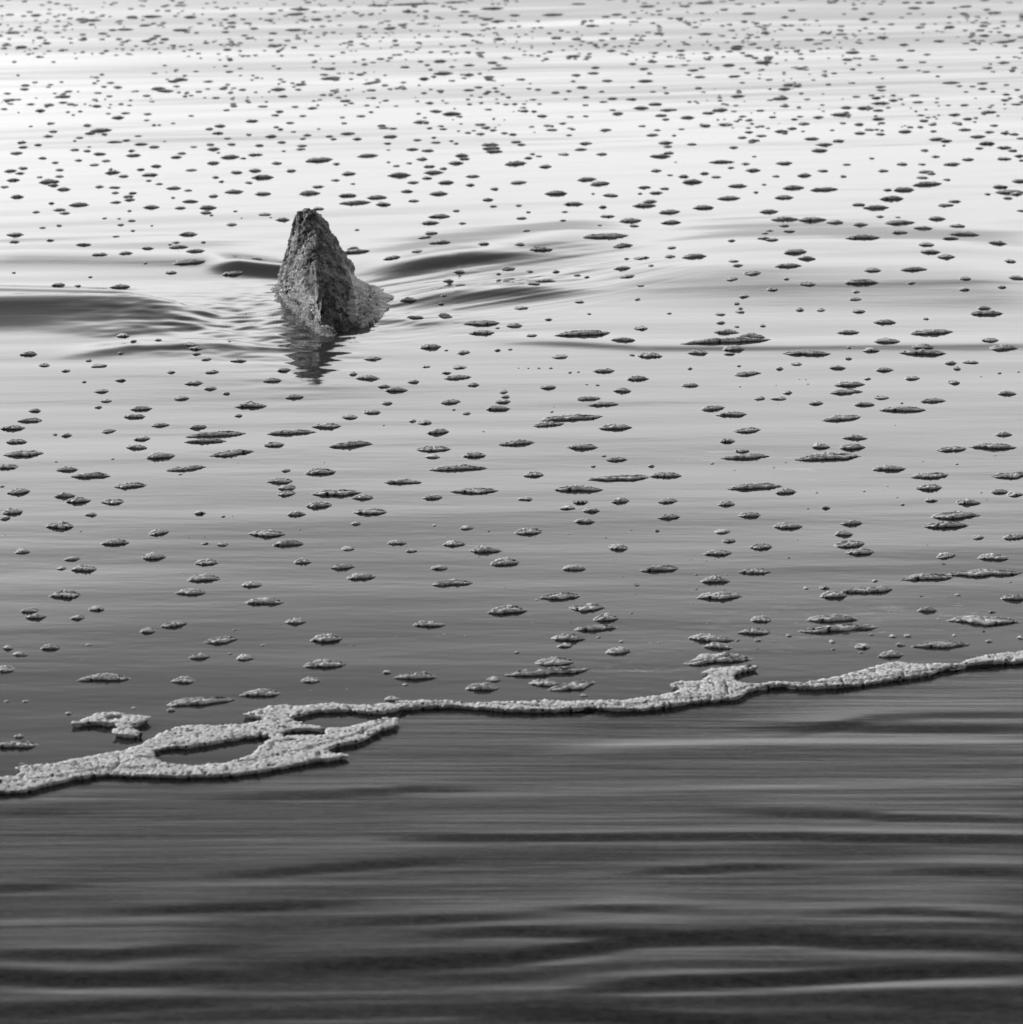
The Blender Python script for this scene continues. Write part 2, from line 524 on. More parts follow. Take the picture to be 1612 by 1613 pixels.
def sand_z(x, y):
    d = edge_y(x) - y                                   # distance ashore of the edge
    a = sstep(0.03, 0.35, d)
    q = y - 0.05 * x
    near = sstep(0.3, 1.2, d)
    z = (0.0008 + 0.0014 * near) * perlin(x * 0.6, q * 5.0, 11)
    z += (0.0004 + 0.0011 * near) * perlin(x * 0.7, q * 16.0, 12)
    z += (0.0003 + 0.0006 * near) * perlin(x * 0.9, q * 36.0, 13)
    z += (0.00012 + 0.00022 * near) * perlin(x * 1.4, q * 80.0, 14)
    z = z * a
    for gx, gy, h_, w_ in ridge_g:
        cy = np.interp(x, gx, gy)
        tp = 0.18
        t = sstep(gx[0] - 0.02, gx[0] + tp, x) * (1 - sstep(gx[-1] - tp, gx[-1] + 0.02, x))
        e = y - cy
        s_ = w_ * 0.27
        prof = np.where(e < 0, np.exp(-(e / s_) ** 2), np.exp(-np.abs(e / (w_ * 3.0)) ** 1.6))
        prof = prof - 0.35 * np.exp(-((e + 2.3 * s_) / (1.3 * s_)) ** 2)
        z += h_ * 0.36 * prof * t * sstep(0.0, 0.12, d)
    z -= 0.0015
    z = np.where(d < 0, -0.006 - np.minimum(0.02 * (-d), 1.5), z)
    return z


def sand_sheet():
    nc, n1, n2 = 320, 640, 30
    t = np.linspace(-1, 1, nc)
    u = 0.22 * t + 0.78 * t ** 7
    y1 = 1.0 / np.linspace(1 / 1.2, 1 / 5.4, n1)
    y2 = np.geomspace(5.4, 9000, n2 + 1)[1:]
    y0 = -np.geomspace(0.2, 60, 40)[::-1]
    y = np.concatenate([y0, np.linspace(-0.1, 1.1, 12), y1, y2])[:, None]
    X = u[None, :] * (1.25 * np.maximum(y, 0) + 1.4 + np.maximum(1.2 - y, 0) * 2.5) * (1 + np.maximum(y - 30, 0) / 400)
    Y = np.broadcast_to(y, X.shape)
    Z = sand_z(X, Y)
    # unseen dune added behind the camera, screening foam fronts from the low sky
    Z = Z + 15.0 * sstep(2.0, 40.0, 0.5 - Y) * (1 + 0.25 * perlin(X * 0.08, Y * 0.08, 15))
    me = mesh_arrays('beach', np.stack([X, Y, Z], -1), grid_quads(*X.shape))
    return link('beach', me, M_sand, kind='structure')


water_sheet()
sand_sheet()

# ---------------------------------------------------------------- the rock
# rows from the waterline up; each the (px, py, distance) of the lit edge, the ridge facing the shore and the shaded edge
ROCK_ROWS = [
    ((433, 462, 8.16), (508, 529, 7.50), (563, 514, 7.62)),
    ((435, 446, 8.15), (505, 500, 7.56), (559, 486, 7.72)),
    ((437, 432, 8.14), (502, 470, 7.65), (554, 452, 7.88)),
    ((440, 412, 8.13), (499, 437, 7.76), (546, 428, 7.96)),
    ((444, 392, 8.12), (497, 408, 7.88), (537, 405, 8.02)),
    ((449, 372, 8.11), (497, 384, 7.95), (529, 381, 8.06)),
    ((455, 354, 8.11), (498, 361, 8.02), (521, 360, 8.09)),
    ((462, 342, 8.11), (497, 344, 8.07), (509, 346, 8.11)),
    ((470, 335, 8.11), (492, 335, 8.10), (499, 337, 8.12)),
    ((479, 330, 8.12), (486, 329, 8.11), (490, 332, 8.13)),
]


def build_rock():
    rows = []
    for (l, f, r) in ROCK_ROWS:
        l = (l[0] + 4, l[1], l[2]); r = (r[0] - 6, r[1], r[2])
        L = np.array(at_depth(*l)); Fp = np.array(at_depth(*f)); Rr = np.array(at_depth(*r))
        zt = (L[2] + Fp[2] + Rr[2]) / 3
        w = Rr[0] - L[0]
        BR = np.array([Rr[0] - 0.12 * w, max(L[1], Rr[1]) + 0.9 * w, zt])
        BL = np.array([L[0] + 0.22 * w, L[1] + 0.75 * w, zt])
        M1 = (L + Fp) / 2 + np.array([-0.01 * w, -0.02 * w, 0.0])
        M2 = (Fp + Rr) / 2 + np.array([0.03 * w, -0.03 * w, 0.0])
        rows.append([L, M1, Fp, M2, Rr, BR, BL])
    rows = np.array(rows)
    foot = rows[0].copy(); foot[:, 2] -= 0.10
    foot[:, :2] = rows[0][:, :2].mean(0) + (rows[0][:, :2] - rows[0][:, :2].mean(0)) * 1.08
    rows = np.concatenate([foot[None], rows])
    nr, npnt = 190, 7
    ti = np.linspace(0, len(rows) - 1, nr)
    i0 = np.clip(ti.astype(int), 0, len(rows) - 2); fr = (ti - i0)[:, None, None]
    P = rows[i0] * (1 - fr) + rows[i0 + 1] * fr
    per = 280
    # perimeter samples, denser on the sides that face the shore
    seg = [70, 56, 50, 50, 22, 16, 16]
    cols = []
    for k in range(npnt):
        a, b2_ = P[:, k], P[:, (k + 1) % npnt]
        for s in range(seg[k]):
            f_ = s / seg[k]
            cols.append(a * (1 - f_) + b2_ * f_)
    V = np.stack(cols, 1)                                # nr x per x 3
    cen = V.mean(1, keepdims=True)
    # soften everything but the ridge: small smoothing round the perimeter
    for _ in range(2):
        V = 0.5 * V + 0.25 * np.roll(V, 1, 1) + 0.25 * np.roll(V, -1, 1)
    for _ in range(2):
        V[1:-1] = 0.5 * V[1:-1] + 0.25 * V[:-2] + 0.25 * V[2:]
    # outward directions
    du = np.roll(V, -1, 1) - np.roll(V, 1, 1)
    dv = np.gradient(V, axis=0)
    N = np.cross(du, dv)
    N /= np.linalg.norm(N, axis=2, keepdims=True) + 1e-9
    sgn = np.sign(((V - cen) * N).sum(2).mean())
    N *= sgn
    disp = np.zeros(V.shape[:2])
    # cracks and pits, given where the photograph shows them
    CR = [((492, 398), (482, 432), 0.020, 7), ((497, 392), (489, 408), 0.016, 5), ((451, 440), (453, 462), 0.016, 3), ((471, 482), (474, 500), 0.018, 4),
          ((528, 388), (541, 418), 0.010, 5), ((478, 336), (476, 358), 0.006, 2.5), ((467, 345), (462, 360), 0.005, 2.5),
          ((526, 505), (531, 515), 0.014, 5), ((489, 450), (492, 462), 0.010, 3), ((503, 470), (508, 492), 0.008, 3),
          ((493, 336), (482, 357), -0.007, 2.0), ((497, 395), (494, 425), -0.006, 3), ((541, 400), (556, 424), -0.008, 4)]
    cz = V[..., 2] - CAM_H
    dep = V[..., 1] * math.cos(PITCH) - cz * math.sin(PITCH)
    ppx = CX + F * V[..., 0] / dep
    ppy = CY - F * (V[..., 1] * math.sin(PITCH) + cz * math.cos(PITCH)) / dep
    front = N[..., 1] < 0.25
    for (a, b3, amp, wd) in CR:
        a = np.array(a, float); b3 = np.array(b3, float); ab = b3 - a
        tt = np.clip(((ppx - a[0]) * ab[0] + (ppy - a[1]) * ab[1]) / (ab @ ab), 0, 1)
        dd = np.hypot(ppx - a[0] - tt * ab[0], ppy - a[1] - tt * ab[1])
        disp -= np.where(front, amp * np.exp(-(dd / wd) ** 2), 0)
    out_ = V.copy()
    for i in range(V.shape[0]):
        for j in range(V.shape[1]):
            p = Vector(V[i, j])
            q = p * 16
            d = 0.012 * mn.noise(p * 8 + Vector((5, 5, 5))) + 0.009 * mn.noise(q) + 0.0055 * mn.noise(p * 38 + Vector((3, 1, 7)))
            ridged = 1 - abs(mn.noise(p * 55 + Vector((9, 2, 4)))) * 2
            d += 0.0035 * ridged
            cell = mn.voronoi(p * 75)[0][0]
            d -= 0.007 * max(0.0, 0.33 - cell) / 0.33
            d += 0.0032 * mn.noise(p * 120) + 0.0016 * mn.noise(p * 260)
            disp[i, j] += d
    fade = np.ones(V.shape[0]); fade[-8:] = np.linspace(1, 0.6, 8)
    out_ = V + N * (disp * fade[:, None])[..., None]
    nrr, ncc = out_.shape[:2]
    Q = grid_quads(nrr, ncc, wrap=True)
    top = out_[-1].mean(0) + np.array([0, 0, 0.002])
    VV = np.concatenate([out_.reshape(-1, 3), top[None]])
    ti_ = [((nrr - 1) * ncc + j, (nrr - 1) * ncc + (j + 1) % ncc, len(VV) - 1) for j in range(ncc)]
    base = np.array([ROCK_X, ROCK_Y + 0.2, 0.0])
    me = mesh_arrays('rock', VV - base, Q, True, ti_)
    return link('rock', me, M_rock, loc=base, label='dark pitted pointed rock standing alone in the shallow water', category='rock')


build_rock()


# water pouring off the shaded flank: a skirt of strands from the flank down to the surface
def build_runoff():
    inner = [(545, 432, 8.04), (552, 446, 7.98), (556, 466, 7.88), (559, 486, 7.76), (560, 503, 7.68), (556, 520, 7.60)]
    outer = [(598, 449), (616, 456), (626, 468), (616, 484), (605, 502), (570, 525)]
    na, nb = 300, 70
    I = np.array([at_depth(*p) for p in inner])
    ox, oy = ground([p[0] for p in outer], [p[1] for p in outer])
    O = np.stack([ox, oy, np.zeros_like(ox)], -1)
    ta = np.linspace(0, len(inner) - 1, na)
    Ia = np.stack([np.interp(ta, range(len(inner)), I[:, k]) for k in range(3)], -1)
    Oa = np.stack([np.interp(ta, range(len(outer)), O[:, k]) for k in range(3)], -1)
    jag = 1 + 0.16 * perlin(ta * 2.1, ta * 0 + .5, 21) + 0.14 * perlin(ta * 6.3, ta * 0 + .5, 22)
    Oa = Ia + (Oa - Ia) * jag[:, None]
    endf = sstep(0, 0.5, ta) * (1 - sstep(len(inner) - 1.6, len(inner) - 1, ta))
    tb = np.linspace(0, 1, nb)
    V = np.zeros((nb, na, 3)); AER = np.zeros((nb, na))
    for k, f_ in enumerate(tb):
        p = Ia * (1 - f_) + Oa * f_
        z = Ia[:, 2] * (1 - f_) ** 2.1 * (0.25 + 0.75 * endf)
        warp = ta * 5 + 1.3 * perlin(ta * 1.3, ta * 0 + f_ * 2.2, 23)
        st = 1 - np.abs(perlin(warp * 1.3, np.full(na, f_ * 1.2), 24)) * 2.6
        st2 = 1 - np.abs(perlin(warp * 4.6, np.full(na, f_ * 1.8), 25)) * 2.6
        st3 = perlin(warp * 11, np.full(na, f_ * 4.0), 26)
        rel = (0.013 * st + 0.015 * st2 + 0.009 * st3) * (0.3 + 0.7 * endf) * min(1, 1.9 * (1 - f_) + 0.05)
        V[k] = p
        V[k, :, 2] = z + rel + water_z(p[:, 0], p[:, 1]) * f_ - 0.012 * f_ ** 5 - 0.02 * (1 - endf)
        V[k, :, 1] += 0.004 * st3
        AER[k] = 0.03 + 0.42 * sstep(0.0, 1.0, 0.45 * st + 0.55 * st2 + 0.5 * st3)
    V[0, :, 0] -= 0.04
    me = mesh_arrays('runoff', V, grid_quads(nb, na))
    at = me.attributes.new('aeration', 'FLOAT', 'POINT')             # white streaks of air drawn out along the flow
    at.data.foreach_set('value', AER.ravel().astype(np.float32))
    link('runoff', me, M_run, kind='stuff')


build_runoff()


# white froth piled along the lit foot of the rock, breaking up into bubbles
def build_froth():
    path = [(432, 449), (436, 461), (444, 475), (456, 490), (470, 506), (486, 519), (501, 528), (512, 532)]
    hh = [0.008, 0.026, 0.032, 0.018, 0.020, 0.030, 0.022, 0.003]
    gx, gy = ground([p[0] for p in path], [p[1] for p in path])
    r2 = random.Random(12)
    V, T = [], []
    ico = [(0, 0, 1), (.894, 0, .447), (.276, .851, .447), (-.724, .526, .447), (-.724, -.526, .447), (.276, -.851, .447),
           (.724, .526, -.447), (-.276, .851, -.447), (-.894, 0, -.447), (-.276, -.851, -.447), (.724, -.526, -.447), (0, 0, -1)]
    it = [(0, 1, 2), (0, 2, 3), (0, 3, 4), (0, 4, 5), (0, 5, 1), (1, 6, 2), (2, 7, 3), (3, 8, 4), (4, 9, 5), (5, 10, 1),
          (2, 6, 7), (3, 7, 8), (4, 8, 9), (5, 9, 10), (1, 10, 6), (11, 7, 6), (11, 8, 7), (11, 9, 8), (11, 10, 9), (11, 6, 10)]
    n_b = 0
    while n_b < 4600:
        t = r2.uniform(0, len(path) - 1)
        x = float(np.interp(t, range(len(path)), gx)); y = float(np.interp(t, range(len(path)), gy))
        h_ = float(np.interp(t, range(len(path)), hh))
        clump = float(perlin(np.array([t * 1.7]), np.array([0.3]), 34)[0])
        h_ *= max(0.0, 0.75 + 2.4 * clump)
        if h_ < 0.008 and r2.random() < 0.8:
            n_b += 1
            continue
        q = r2.gauss(0, 1)
        off = q * 0.011 if q > 0 else q * 0.009
        z = h_ * math.exp(-(max(0, -off) / 0.03) ** 2) * r2.random() ** 1.1
        if off < -0.03:
            z *= 0.3
        px_, py_ = x + off * 0.9 + 0.016, y + off * 0.5
        rad = r2.uniform(0.0010, 0.0031)
        o_ = len(V)
        zz = z + float(0)
        for (a, b2_, c2) in ico:
            V.append((px_ + a * rad * 1.15, py_ + b2_ * rad, zz + c2 * rad))
        T += [(a + o_, b2_ + o_, c2 + o_) for a, b2_, c2 in it]
        n_b += 1
    V = np.array(V)
    V[:, 2] += water_z(V[:, 0], V[:, 1])
    me = mesh_arrays('froth', V, None, True, T)
    link('froth', me, M_froth, kind='stuff')


build_froth()

# ---------------------------------------------------------------- foam patches: read off the photograph, (x, y, width[, rise]) per view
VIEWS = []
VIEWS.append(((0, 0), 540 / 1612, """
45,66,45 60,152,65 100,218,55 190,177,40 220,200,45 20,225,35 170,68,50 385,85,60 440,90,70 390,100,40 480,72,30 620,75,50 715,72,90 565,95,30 565,108,24 685,116,55 770,104,30 850,25,60 895,75,60 940,108,35 855,137,80 880,148,30 925,152,28 590,135,75 530,138,40 485,155,45 510,168,24 390,160,35 390,184,45 560,182,34 605,187,26 740,168,40 720,180,40 775,182,44 690,190,50 760,199,30 640,215,22 855,218,35 815,212,28 970,201,32 1040,210,26 1090,105,50 1090,122,42 1195,130,40 1060,148,35 1150,166,34 1165,107,40 1385,137,80 1285,155,40 1265,92,45 1435,96,35 1490,89,50 1550,97,25 1410,40,90 1390,62,80 1280,60,40 1095,70,45 1530,153,30 1290,217,65 1490,216,30 1070,235,40 1325,260,24 1465,256,35 1080,274,32 270,152,35 305,121,26 180,125,30 290,238,35 230,240,24 120,400,40 115,418,40 165,387,30 85,352,18 290,385,22 480,350,25 520,388,40 555,408,45 445,390,25 460,434,38 515,449,32 690,447,38 715,475,30 745,413,65 780,424,75 815,380,50 850,372,60 870,355,24 980,382,48 1015,456,42 1080,337,40 1130,320,28 830,327,28 775,305,24 935,428,35 1050,413,42 1085,432,30 1140,418,36 1310,416,70 1330,449,45 1415,393,55 1375,388,24 1550,321,60 1525,350,45 1555,366,90 1580,374,40
35,437,35 45,466,60 85,465,35 20,507,35 145,486,38 190,515,48 235,489,42 295,451,75 322,427,40 298,478,45 332,485,34 258,436,20 455,495,42 510,530,26 555,547,60 590,528,45 695,532,40 690,560,30 900,540,28 1100,497,36 1235,498,50 1065,515,35 1170,480,26 1388,500,36 1470,507,48 1315,522,38 1293,538,36 1425,542,34 1365,574,42 1520,443,35 1590,458,30 1185,564,58 1035,587,52 985,601,40 1025,622,52 1300,593,28 1320,603,28 1275,638,55 1070,650,38 1170,630,30 1325,670,42 1425,653,32 1445,633,42 1550,640,38 1570,655,32 1380,616,24 1500,602,20
240,573,40 320,522,22 345,536,20 145,587,22 410,583,38 250,614,42 228,638,45 475,608,95 425,622,50 492,628,30 650,637,38 375,647,38 540,669,70 595,659,40 352,662,20 725,583,24 750,583,20 815,575,26 665,681,65 727,694,50 775,666,18 103,669,42 110,694,42 180,683,38 78,724,60 200,748,38 368,757,34 410,715,38 420,695,22 352,710,45 470,728,60 500,760,45 445,777,48 627,735,70 620,714,34 855,725,42 830,743,52 912,694,34 990,683,38 1005,705,60 1028,723,22 1090,681,40 1220,686,42 1420,688,48 1415,705,48 1202,732,70 1083,742,85 1143,749,32 1335,715,20 260,768,35 108,790,44 50,803,60 95,815,45 62,846,62 22,877,40 282,800,42 280,830,42 188,834,30 232,853,92 250,869,50 300,888,62 530,812,72 522,798,24 582,829,48 662,799,40 735,784,50 900,803,52 705,823,75 700,849,28 750,864,36 1005,770,60 1113,812,50 1200,804,58 1235,833,98 1170,860,36 1300,772,48 1500,757,122,12 1370,805,48 1582,775,36 1577,848,40 1015,834,34 1042,854,28 470,876,44 540,881,55 817,885,70 885,896,40 1100,902,85,6 1237,911,75 1455,908,95 1497,878,55 80,925,62 543,907,38 625,908,38 605,925,50 610,940,50 545,952,55 895,948,75 1005,922,45 815,931,22 372,963,92 280,986,65 305,1000,55 170,996,40 243,956,30 712,974,75 848,979,52 978,976,75 970,1001,58 995,1013,25 610,992,26 620,1036,42 568,1052,38 560,1028,22 1245,1009,65 1273,1022,18 1330,1029,75 1090,1051,58 1498,983,50 1108,995,26 1137,1025,16 493,1026,30 715,1057,20 278,1056,34 200,1066,38 625,1079,26 72,1096,90 68,1138,58 237,1131,45 395,1154,82 545,1107,42 885,1097,95 828,1140,45 800,1153,25 957,1139,30 840,1170,98,8 695,1176,65 470,1209,82 592,1203,70,5 920,1191,98,6 890,1238,155,14 1210,1231,60 805,1278,60 1095,1284,105,6 65,1277,26 685,1242,26 425,1297,26 275,1335,70 365,1337,36 580,1588,70 90,1431,55 35,1420,28 565,1342,100
"""))
VIEWS.append(((536, 0), 540 / 1612, """
340,18,200 540,8,100 175,25,90 320,50,60 235,130,60 295,118,40 385,110,50 475,88,30 625,73,50 585,52,45 715,38,105 820,70,50 535,40,35 740,100,60 690,90,50 590,160,50 1000,68,100 1120,18,70 930,101,24 745,181,50 1300,68,50 1250,80,40 1180,117,50 1240,155,45 1110,180,45 1200,207,24 1275,238,45 1500,155,48 1415,185,32 1445,30,70 1500,52,35 1595,87,40 1230,185,24 1130,210,20 1320,214,34 1015,176,45 650,198,28 655,247,36 783,271,40 1095,262,65 1155,275,28 1375,296,38 1467,286,50 1555,265,24 1550,308,50 1600,238,40 470,284,62 607,303,52 715,291,48 745,303,30 750,318,75 483,344,90 605,350,50 700,360,50 700,370,40 395,368,50 410,303,28 425,325,26 305,313,45 115,299,32 95,349,38 190,273,38 280,255,30 100,125,40
150,385,80,15 175,372,28 145,420,45 210,397,34 290,405,35 525,377,28 470,423,38 425,416,20 605,420,55 650,406,40 697,428,34 850,370,45 1010,433,40 1075,425,28 1097,378,24 1110,350,45 1190,341,55 1200,315,44 1135,406,50 1255,375,50 1428,321,45 1435,376,72 1455,342,28 1375,406,28 1230,428,28 1280,463,48 1370,467,48 1155,455,38 1240,480,38 1152,495,26 1470,429,32 1535,436,24 1525,408,24 1480,490,62 1415,507,72 1545,518,80 1508,543,55 1530,562,38 1305,534,52 1280,517,28 1060,466,26 908,468,36 865,490,22 820,490,30 938,490,26 860,507,30 866,521,44 950,544,50 912,523,30 1083,548,34 1155,546,24 735,466,20 740,486,24 697,515,38 25,474,50 125,495,30 215,473,35 262,499,24 420,484,40 500,485,26 450,522,60 525,533,85 145,525,26 98,544,40 20,576,30 10,550,26 380,570,70 195,587,42 205,598,50 248,601,42 660,583,55 685,598,45 720,611,35 660,628,45 600,623,32 772,624,38 812,630,36 485,605,40 980,590,50 995,610,55 1046,580,38 1075,634,32 1248,609,55 1420,592,38 1490,611,34 1467,634,60 1605,607,30 1570,637,24 35,625,68 80,653,45 235,641,62 222,676,34 362,658,42 450,671,48 440,646,28 545,677,28 523,663,24 828,668,52 852,681,42 705,682,75 710,699,80 725,714,75 1155,675,60 1130,704,58 1230,727,52 1050,728,52 1530,670,65 1540,690,40 1545,721,50 1505,736,95 340,706,60 412,712,60 228,710,22 572,735,62 585,750,50 545,768,70 385,752,54 128,737,95,8 885,746,42 903,727,28 935,738,32 825,770,100 965,784,60 420,784,55 485,794,35 440,812,90 265,783,34 325,771,32 228,767,20 408,838,50 278,824,105 40,818,68 60,865,26 343,858,55 498,857,72 622,829,68 612,869,44 840,858,72,8 1160,842,85,8 1220,863,90,10 1485,802,52 1550,823,28 1600,829,40 1578,765,16 725,887,40 462,910,80 315,899,58 35,920,80 173,929,92 70,954,140 203,962,68 345,946,50 693,940,50 722,971,38 840,967,34 1015,908,100 1272,919,72 1190,912,20 1430,880,62 1525,887,40 1485,906,65 1410,911,24 1458,947,65 1430,966,105 1097,959,90 1235,973,42 1055,998,38 1047,1043,38 885,998,26 852,1027,54 545,990,40 465,1016,110,4 424,1046,92,4 575,1049,42 80,1077,28 1257,1020,75 1220,1072,26 1365,1039,112,8 1383,1067,55 1550,998,108,8 1555,1047,105 428,1096,66,6 395,1121,75,6 875,1108,44 1250,1127,225,26 1330,1165,100,12 468,1163,108 945,1193,110,10 675,1180,60 845,1181,55 362,1212,62 245,1236,90 70,1185,150 60,1167,60 790,1266,65,10 745,1289,30 1015,1277,42 1115,1297,38 1160,1307,30 1345,1224,30 1415,1225,75,8 1550,1226,58 1557,1180,50 1325,1274,90 1462,1271,30 1350,1311,78,8 560,1284,60 508,1325,58 890,1275,38 965,1329,98 908,1355,70 1413,1353,38 1398,1409,35 1125,1418,52 852,1445,60,10 355,1495,85 490,1480,60 500,1493,65 980,1502,42 320,1418,80 490,1406,35 475,1432,35 1548,1475,28 1170,1475,24 665,1518,175,8 818,1530,80,5 665,1563,130 740,1542,26 1140,1570,270 1412,1543,72 900,1580,60 1330,1602,120
"""))
VIEWS.append(((1072, 0), 540 / 1612, """
115,15,85 25,30,40 205,45,40 270,22,26 320,62,62 100,60,30 35,107,34 300,101,36 360,108,30 395,118,26 400,152,45 525,48,34 520,118,28 490,80,36 575,94,40 640,98,24 710,12,48 820,40,34 770,65,24 865,90,48 895,62,40 755,122,32 755,157,54 915,103,30 990,113,34 950,133,30 895,153,28 950,172,55 900,186,30 1060,12,40 1120,12,36 1175,12,40 1100,35,60 1075,62,30 1140,65,24 1040,82,24 1340,28,60 1290,35,26 1330,62,40 1345,75,36 1265,80,24 1265,125,50 1120,128,34 1140,113,30 1440,42,36 1470,57,48 1430,105,36 1425,120,44 1410,140,40 1430,164,50 1370,162,26 1490,130,24 1535,162,38 1600,172,36 1600,65,24 1215,192,48 1112,187,26 1050,210,46 1083,237,38 1160,255,38 845,203,26 605,182,48 695,186,30 655,203,30 690,228,24 618,240,34 565,253,30 525,226,26 467,229,30 340,204,40 270,217,58 265,230,55 120,249,38 130,276,36 170,223,28 25,205,30 115,157,70 70,125,34 130,92,26 320,260,44 415,268,46 390,290,80 385,324,26 290,319,32 225,303,55 255,355,55 290,385,30 20,302,36 100,318,34 60,327,55 92,358,55 40,349,26 85,411,38 108,432,24 565,319,40 590,325,34 415,372,32 520,396,70 550,403,40 490,418,60 675,349,28 625,373,22 810,245,65 785,277,48 905,262,32 910,277,44 810,323,30 890,340,30 805,388,34 950,366,20 1030,280,38 1045,314,48 1137,290,34 1220,313,32 1155,337,38 1120,330,24 1210,358,24 1340,205,40 1378,234,38 1525,197,80,8 1525,216,30 1603,226,30 1520,293,52 1595,272,22 1445,318,48 1570,317,30 1560,335,28 1470,337,24 1270,389,85 1312,405,30 1373,407,30 1420,392,52 1420,419,40 1533,401,34 1585,424,30 1532,446,36 1525,471,42 1580,492,46 1605,480,30 1465,497,24 1335,496,46 1450,529,72 940,408,50 945,425,44 920,462,45 900,450,28 1000,450,30 1000,472,44 940,487,85 1117,482,52 1100,450,46 825,456,32 870,510,75 930,521,52 780,508,54 755,540,95 648,552,52 535,562,34 582,585,54 525,605,46 475,618,65 490,628,34 268,452,68 275,433,34 470,464,74 475,452,24 595,468,32 568,440,28 490,501,46 375,522,38 205,490,28 185,518,75 130,533,60 32,553,65 212,585,68 115,590,50 292,549,40 322,566,36 433,551,38 318,603,28 322,622,42 290,646,46 380,638,52 345,660,55 335,670,34 250,695,44 55,678,44 617,651,68 675,680,72 655,710,72 745,663,54 840,587,48 845,626,52 887,612,40 940,631,46 930,562,58 945,581,34 765,583,32 1055,618,64 1130,545,38 1143,571,44 1185,588,40 1128,600,28 1288,542,56 1350,562,46 1300,582,44 1337,611,56 1475,592,38 1453,623,48 1525,627,44 1568,632,48 1600,652,34 1397,643,72 1440,676,72 1405,699,34 1522,695,66 1560,709,40 1205,655,75 1250,664,58 1240,688,20 1147,708,34 1200,737,44 1352,750,54 1276,771,76 1520,747,62 1595,733,50 1605,755,30 1042,771,50 1135,772,34 1155,806,65 1180,814,40 1138,833,54 1253,842,36 1158,861,128 955,802,48 900,745,22 783,773,42 767,828,30 670,801,48 583,823,66 448,828,38 487,766,74 342,799,68 307,770,36 348,738,26 238,788,36 193,762,115 113,814,44 168,831,48 15,828,50 55,852,90 268,873,88 393,867,26 353,903,26 530,880,94 675,888,122 973,891,42 1050,890,86 1595,846,70 1503,875,66 1550,900,125 1580,908,60 1540,928,44 1445,910,28 227,931,104,6 487,928,86 993,931,100,5 838,960,60 920,972,116 1245,961,72,5 1290,944,60 108,976,92,5 415,994,96,5 1600,990,40 490,1034,140 620,1037,140 727,1052,84 845,1065,80 938,1020,44 1022,1024,30 1030,1053,150,8 1205,1030,88 1140,1083,98 1300,1067,82 485,1073,54 418,1107,42 510,1110,66 398,1126,40 240,1165,42 390,1158,66 430,1166,70 1030,1115,86 1333,1119,155 855,1153,168,6 1268,1153,84 1490,1166,92 65,1233,122 540,1223,116,8 593,1253,90 1155,1188,80 1173,1221,102 1247,1242,92 1550,1253,60 250,1266,56 268,1288,58 505,1291,134,6 340,1320,90,5 242,1340,70,4 498,1343,32 900,1307,84 1095,1304,132 1338,1342,56 1580,1333,82 850,1354,162,4 597,1361,86 1083,1357,44 432,1380,56 1335,1383,54 1510,1372,44 300,1405,58 825,1389,38 822,1418,66 265,1434,34 282,1454,28 283,1470,46 187,1480,52 560,1460,48 660,1462,48 840,1467,68 1428,1452,68 1440,1475,158 1155,1502,30 190,1521,48 960,1517,115 215,1563,125 330,1585,140 790,1565,112 1180,1563,210,12 265,1540,28 388,1536,32
"""))
VIEWS.append(((0, 536), 540 / 1612, """
135,67,90 210,118,60 310,147,50 418,97,35 467,124,85,10 570,68,35 397,195,28 567,188,60 477,237,78,8 500,280,62 463,309,40 163,325,65 140,372,125,0 60,406,125 78,469,108,6 112,530,200 30,592,120,5 260,438,28 313,439,60 510,419,80,8 665,315,110,6 632,352,110 755,393,98,6 668,454,85 643,498,112 755,541,145,12 315,604,115,8 427,633,195,10 88,708,120,10 12,684,30 305,727,105,8 367,749,125,12 530,755,115 612,679,165,10 875,598,195,22 1090,527,220,25 1015,435,295 968,468,210 933,402,90 805,153,48 850,268,78,10 912,202,95 990,224,68 998,153,75 970,91,60 1122,97,85 1065,247,40 1180,302,160 1175,284,35 1122,347,42 1280,190,90,8 1335,140,75 1385,263,95,8 1345,608,50 1290,487,100,10 1370,427,240,8 1535,398,150,4 1650,487,215 1315,660,130,4 1348,692,95 1348,717,92 1505,615,155,12 1500,773,130 1582,718,245 1395,818,95,6 940,810,62 428,815,65 282,868,140 60,803,100,14 22,832,60,10 750,902,105,10 708,914,25 540,949,140,8 965,953,40 1047,958,62 1255,908,185 1355,953,150,12 107,991,78 340,1022,85 290,1068,55 395,1069,125,8 725,1013,120 972,1041,118,6 1425,1037,95,6 1612,1062,120 960,1118,165 895,1184,160 1185,1147,100 305,1195,155,6 1245,1230,195 140,1270,92 170,1298,105,6 365,1303,75 455,1262,80,8 1390,1321,110 820,1336,135,14 695,1365,80 1040,1407,170,14 1535,1400,155 40,1444,58 238,1443,98 98,1477,92 420,1430,40 1238,1431,30 940,1485,110,6 1155,1494,95 30,1543,95 490,1587,250,8 862,1592,115,6 1530,1520,215,12 1470,1598,95 900,35,60 920,48,70 925,68,50
265,570,20 530,556,25 985,1276,16 865,1087,16 560,1297,12 210,120,30 630,15,36 745,10,40 1080,20,22 740,1060,14 480,1408,14 560,1432,14 905,1432,18 1390,1424,18 400,1490,16 385,1498,14 180,1362,12 255,1366,18 1105,1362,26 1085,1472,30 640,1488,14 850,628,26 805,665,14 645,636,12 330,568,12 1025,575,12 1090,576,12 1120,575,12 1525,573,14 1050,829,28 1095,829,14 25,915,16 75,891,12 260,894,16 380,896,22 150,956,14 890,928,16 925,926,14 965,924,16 1025,926,14 1345,893,16 1410,890,22 1505,915,12 1515,970,14
"""))
